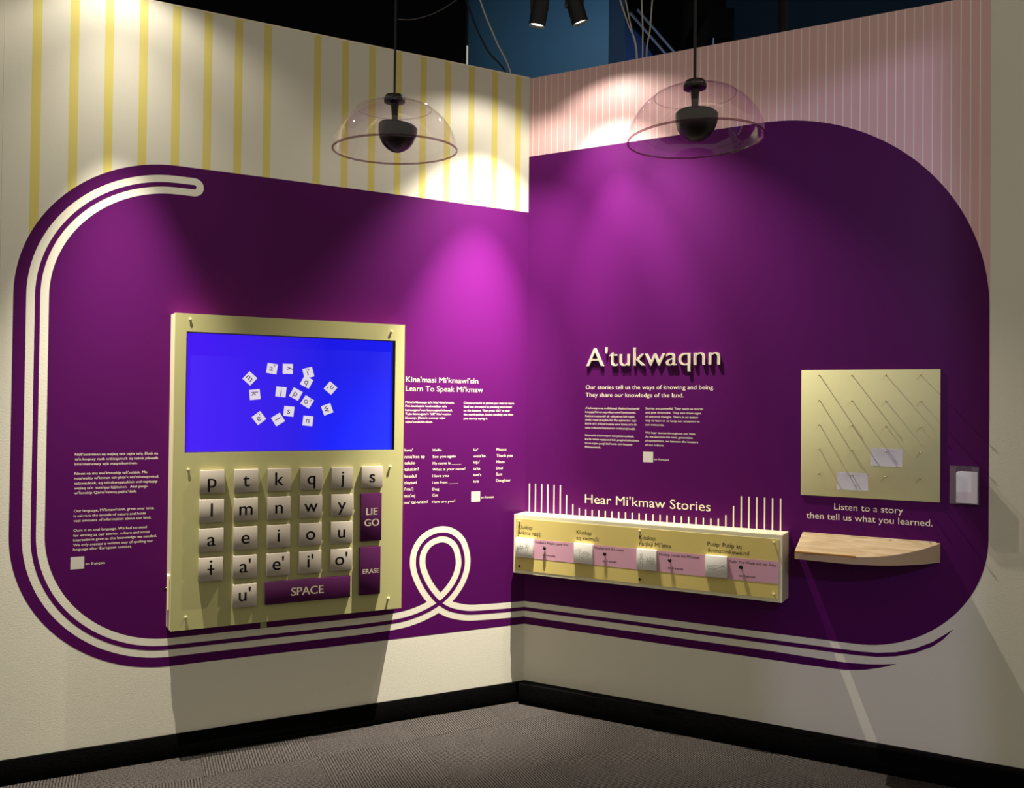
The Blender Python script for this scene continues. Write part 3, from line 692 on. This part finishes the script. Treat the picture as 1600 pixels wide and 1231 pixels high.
bm = bmesh.new(); box(bm, -0.052, -0.030, 0.0, 0.155, 0.035, 0.037); box(bm, 0.026, 0.052, 0.0, 0.152, 0.035, 0.037); box(bm, -0.030, 0.026, 0.0, 0.05, 0.035, 0.037)
done(bm, 'front_lip', M['acrylic'], H)
for q in ((-0.042, 0.02), (0.042, 0.02)):
    pass
bm = bmesh.new(); lathe(bm, [(0, 0), (0.004, 0), (0.0035, 0.002), (0, 0.003)], 12, Matrix.Translation((-0.042, 0.012, 0.003))); done(bm, 'screw', M['chrome'], H, smooth=True)
S = empty('card_stack', 'stack of blank white cards in the clear acrylic holder', 'cards', at(FR, hx + 0.009, hz + 0.004))
for i in range(6):
    d = random.uniform(-0.0012, 0.0012)
    flato('card', [(-0.037 + d, 0.0), (0.038 + d, 0.0), (0.038 + d, 0.128), (-0.030 + d, 0.128), (-0.037 + d, 0.120)], 0.0285 - 0.004 * i, M['paper'], S, back=0.0250 - 0.004 * i)
sx0, sz0 = 1.64, 0.901
SH = empty('shelf', 'pale plywood wedge shelf with curved front edge under the pin board', 'shelf', at(FR, sx0, sz0))
front = catmull([(1.366, 0.221), (1.44, 0.226), (1.52, 0.231), (1.58, 0.230), (1.64, 0.221), (1.70, 0.200), (1.76, 0.165), (1.815, 0.122), (1.865, 0.072), (1.90, 0.030), (1.920, 0.004)], 5)
def tz_(d): return 0.080 - 0.215 * d            # thickness: full at the wall, thin at the front
bm = bmesh.new()
for z_of, nm in ((None, None),):
    fb = [bm.verts.new((x - sx0, 0, d)) for x, d in front]; ft = [bm.verts.new((x - sx0, tz_(d), d)) for x, d in front]
    wb = [bm.verts.new((x - sx0 if i else 1.374 - sx0, 0, 0.001)) for i, (x, d) in enumerate(front)]; wt = [bm.verts.new((x - sx0 if i else 1.374 - sx0, tz_(0), 0.001)) for i, (x, d) in enumerate(front)]
    for i in range(len(front) - 1):
        bm.faces.new((fb[i], fb[i + 1], ft[i + 1], ft[i])); bm.faces.new((wb[i], wb[i + 1], fb[i + 1], fb[i])); bm.faces.new((ft[i], ft[i + 1], wt[i + 1], wt[i])); bm.faces.new((wt[i], wt[i + 1], wb[i + 1], wb[i]))
    bm.faces.new((fb[0], ft[0], wt[0], wb[0])); bm.faces.new((fb[-1], wb[-1], wt[-1], ft[-1]))
o = done(bm, 'shelf_body', M['ply_edge'], SH)
bm = bmesh.new()      # top veneer
a = [bm.verts.new((x - sx0, tz_(d) + 0.0006, d - 0.0006)) for x, d in front]; b = [bm.verts.new((x - sx0 if i else 1.374 - sx0, tz_(0) + 0.0006, 0.002)) for i, (x, d) in enumerate(front)]
for i in range(len(front) - 1): bm.faces.new((a[i], a[i + 1], b[i + 1], b[i]))
bmesh.ops.solidify(bm, geom=bm.faces[:], thickness=0.0008)
done(bm, 'shelf_top', M['wood'], SH)
bm = bmesh.new(); box(bm, 1.368 - sx0, 1.606 - sx0, tz_(0.226) - 0.0015, tz_(0.226) + 0.0035, 0.2235, 0.2325); done(bm, 'front_lip', M['lip'], SH)
boxo('wall_strip', (1.375 - sx0, 1.905 - sx0, 0.080, 0.0845, 0.001, 0.008), M['wood'], SH)

# ================================================================ SOUND DOMES
def make_dome(label, loc, tilt):
    r = empty('sound_dome', label, 'hanging speaker', Matrix.Translation(loc) @ tilt, 'clear domes hanging over the corner')
    bm = bmesh.new(); n = 26
    lathe(bm, [(0.250 * math.cos(a), 0.204 * math.sin(a)) for a in [PI / 2 * k / n for k in range(n)]] + [(0.012, 0.204)], 64); done(bm, 'dome_shell', M['acrylic'], r, smooth=True)
    bm = bmesh.new(); lathe(bm, [(0.2500 + 0.0042 * math.cos(a), 0.0042 * math.sin(a)) for a in [2 * PI * k / 10 for k in range(11)]], 72); done(bm, 'dome_rim', M['acrylic_rim'], r, smooth=True)
    bm = bmesh.new(); lathe(bm, [(0.1495 + 0.0022 * math.cos(a), 0.1635 + 0.0022 * math.sin(a)) for a in [2 * PI * k / 8 for k in range(9)]], 64); done(bm, 'dome_seam', M['acrylic_seam'], r, smooth=True)
    bm = bmesh.new(); lathe(bm, [(0, 0.222), (0.022, 0.222), (0.036, 0.218), (0.040, 0.208), (0.043, 0.200), (0.042, 0.190), (0.022, 0.186), (0, 0.186)], 32); done(bm, 'cap', M['soft_black'], r, smooth=True)
    bm = bmesh.new(); lathe(bm, [(0, 0.19), (0.0175, 0.188), (0.015, 0.170), (0.0125, 0.13), (0.0125, 0.098), (0, 0.098)], 24); done(bm, 'stem', M['soft_black'], r, smooth=True)
    bm = bmesh.new(); lathe(bm, [(0, 0.106), (0.045, 0.107), (0.070, 0.104), (0.0785, 0.096), (0.0785, 0.084), (0.076, 0.062), (0.068, 0.038), (0.055, 0.018), (0.036, 0.003), (0.018, -0.006), (0, -0.008)], 40); done(bm, 'speaker', M['soft_black'], r, smooth=True)
    return r
d1 = make_dome('clear acrylic dome speaker hanging before the yellow striped wall', (-0.485, 3.237, 2.572), Matrix.Rotation(math.radians(4.5), 4, 'X') @ Matrix.Rotation(math.radians(-1), 4, 'Y'))
d2 = bpy.data.objects.new('sound_dome', None); col.objects.link(d2); d2.empty_display_size = 0.05
d2.matrix_world = Matrix.Translation((0.675, 2.978, 2.541)) @ Matrix.Rotation(math.radians(2), 4, 'X') @ Matrix.Rotation(math.radians(-1.2), 4, 'Y')
tag(d2, 'clear acrylic dome speaker hanging before the pink pinstriped wall', 'hanging speaker', 'clear domes hanging over the corner')
for ch in list(d1.children):
    c = ch.copy(); col.objects.link(c); c.parent = d2
    if ch.name.startswith('speaker'): ch.rotation_euler = (0, math.radians(8), 0); c.rotation_euler = (0, math.radians(4), 0)
for r, tilt in ((d1, 3), (d2, -2)):      # the cord drops plumb from the ceiling
    top = r.matrix_world @ Vector((0, 0, 0.218)); up = Vector((top.x + (0.004 if r is d1 else -0.004), top.y, 5.6)); inv = r.matrix_world.inverted()
    bm = bmesh.new(); tube(bm, [inv @ top, inv @ top.lerp(up, 0.04), inv @ top.lerp(up, 0.3), inv @ up], 0.0048 if r is d1 else 0.0060, 10); done(bm, 'cord', M['cable_black'], r, smooth=True)

# ================================================================ TRACK LIGHTS
def make_head(label, loc, axis, group=None):
    q = Vector(axis).to_track_quat('-Z', 'Y').to_matrix().to_4x4()
    r = empty('track_light', label, 'spotlight', Matrix.Translation(loc) @ q, group)
    bm = bmesh.new(); lathe(bm, [(0.0365, 0.0), (0.0385, 0.0), (0.0385, 0.10), (0.037, 0.118), (0.0, 0.118)], 36)
    lathe(bm, [(0.0365, 0.0), (0.0365, 0.02), (0, 0.02)], 36); done(bm, 'lamp_body', M['black'], r, smooth=True)
    bm = bmesh.new(); lathe(bm, [(0, 0.012), (0.0362, 0.012)], 32); done(bm, 'lens', M['lens'], r)
    inv = r.matrix_world.inverted(); b0 = r.matrix_world @ Vector((0, 0, 0.085))
    bm = bmesh.new(); box(bm, b0.x - 0.046, b0.x + 0.040, b0.y - 0.02, b0.y + 0.02, b0.z - 0.01, b0.z + 0.22, bev=0.003)
    tube(bm, [(b0.x, b0.y, b0.z + 0.2), (b0.x, b0.y, 5.59)], 0.012, 8)
    bmesh.ops.transform(bm, matrix=inv, verts=bm.verts); done(bm, 'driver_box', M['black'], r)
    return r
for (loc, axis), lab in zip(LAMPS, ('black cylinder spotlight above the corner, the left one leaning left', 'black cylinder spotlight above the corner, the right one leaning right', 'black cylinder spotlight above the striped wall at far left')):
    v = Vector(axis).normalized(); ax = axis if lab.find('far') > 0 else ((-0.17, 0.17, -1.0) if 'left one' in lab else (0.34, 0.17, -1.0))
    vv_ = Vector(ax).normalized(); make_head(lab, Vector(loc) - vv_ * 0.012 + Vector((0, 0, 0.004)), ax)

# ================================================================ CABLES, POLE, DUCT BEYOND THE WALL
def cable(label, pts, r, m, name='cable', n=6, group=None):
    bm = bmesh.new(); tube(bm, catmull(pts, n) if len(pts) > 2 else pts, r, 8)
    c0 = Vector(pts[-1]); bmesh.ops.translate(bm, vec=-c0, verts=bm.verts)
    o = done(bm, name, m, None, Matrix.Translation(c0), smooth=True); return tag(o, label, 'cable', group)
cable('off-white cable dropping behind the striped wall near the corner', [(-0.36, 4.6, 4.35), (-0.205, 4.60, 3.87), (-0.12, 4.60, 3.66), (-0.02, 4.60, 3.42), (-0.02, 4.6, 3.0)], 0.0045, M['cable_white'])
cable('black cable beside the off-white one behind the striped wall', [(-0.42, 4.7, 4.3), (-0.27, 4.7, 3.86), (-0.17, 4.7, 3.64), (-0.045, 4.70, 3.46), (-0.03, 4.7, 3.0)], 0.005, M['cable_black'])
cable('thin grey cable sagging to the left dome cord', [(-0.05, 3.6, 3.62), (-0.20, 3.55, 3.41), (-0.33, 3.5, 3.28), (-0.43, 3.4, 3.19), (-0.485, 3.26, 3.12)], 0.0018, mat('thin_grey_cable', (70, 70, 72), 0.5))
for yo, lab, (xa, xb) in zip((-0.05, 0.03, -0.02, 0.0), ('leftmost of the four off-white cables fanning up behind the pink wall', 'second from left of the off-white cables fanning up behind the pink wall', 'third from left, nearly upright off-white cable behind the pink wall', 'rightmost off-white cable leaning right behind the pink wall'),
                         ((0.583, 0.690), (0.637, 0.700), (0.718, 0.727), (0.783, 0.752))):
    cable(lab, [(xa + (xa - xb) * 0.9, 4.572 + yo, 4.20), (xa, 4.572 + yo, 3.878), ((xa + xb) / 2 + 0.004, 4.572 + yo, 3.71), (xb, 4.572 + yo, 3.545), (xb + 0.004, 4.572 + yo, 3.0)], 0.0042, M['cable_white'])
bm = bmesh.new(); tube(bm, [(0, 0, -1.6), (0, 0, 1.3)], 0.032, 16)
tag(done(bm, 'ceiling_pole', M['black'], None, Matrix.Translation((1.835, 5.467, 4.3)), smooth=True), 'black vertical pole rising behind the pink wall', 'pole')
t = empty('air_duct', 'dark duct and frame hanging under the ceiling behind the pink wall', 'duct', Matrix.Translation((1.35, 6.3, 4.6)))
boxo('duct_body', (0.02, 0.25, -0.25, 0.25, -0.08, 0.6), M['void'], t, bev=0.01); boxo('duct_end', (0.10, 0.30, -0.3, 0.2, -0.28, -0.04), M['void'], t, bev=0.006)
bm = bmesh.new(); tube(bm, [(0.14, -0.31, -0.28), (0.14, -0.31, -0.42)], 0.006, 8); done(bm, 'hanger_rod', M['steel'], t)
g = empty('sloped_frame', 'blue sloped panel and twin rails descending behind the pink wall', 'frame', Matrix.Translation((1.0, 6.9, 4.3)))
flato('blue_panel', [(-0.05, -1.6), (0.60, -1.6), (0.60, -0.35), (-0.05, 0.66)], 0.0, M['blue_bright'], g, back=-0.02).rotation_euler = (PI / 2, 0, 0)
flato('black_panel', [(-0.128, 0.69), (-0.02, 0.54), (0.308, 0.22), (0.69, 0.03), (0.69, 1.1), (-0.128, 1.1)], 0.1, M['void'], g, back=0.08).rotation_euler = (PI / 2, 0, 0)
for o_ in (0.03, 0.09):
    bm = bmesh.new(); tube(bm, [(-0.06 + o_, -0.16, 0.56 + o_ * 0.5), (0.62 + o_, -0.16, -0.22 + o_ * 0.5)], 0.012, 8); done(bm, 'rail', M['steel'], g, smooth=True)

# the profile spotlight's body and its shutter plate, behind and above the visitor
uq = pax.to_track_quat('-Z', 'Y').to_matrix().to_4x4(); PM = Matrix.Translation(PROJ) @ uq; PI_ = PM.inverted()
pr = empty('profile_spotlight', 'black shuttered profile spotlight hung behind the visitor', 'spotlight', PM)
hole = []
for p in PTS:
    q = PI_ @ p; hole.append((q.x / -q.z * 0.2, q.y / -q.z * 0.2))
bm = bmesh.new(); R_ = 0.16; outer = [(-R_, R_), (R_, R_), (R_, -R_), (-R_, -R_)]
ov = [bm.verts.new((x, y, -0.2)) for x, y in outer]; hv = [bm.verts.new((x, y, -0.2)) for x, y in hole]
for i in range(4): bm.faces.new((ov[i], ov[(i + 1) % 4], hv[(i + 1) % 4], hv[i]))
done(bm, 'shutter_plate', M['black'], pr)
bm = bmesh.new(); bv = [bm.verts.new((x, y, 0.06)) for x, y in outer]; fv = [bm.verts.new((x, y, -0.2)) for x, y in outer]; bm.faces.new(bv)
for i in range(4): bm.faces.new((bv[i], bv[(i + 1) % 4], fv[(i + 1) % 4], fv[i]))
done(bm, 'lamp_housing', M['black'], pr)
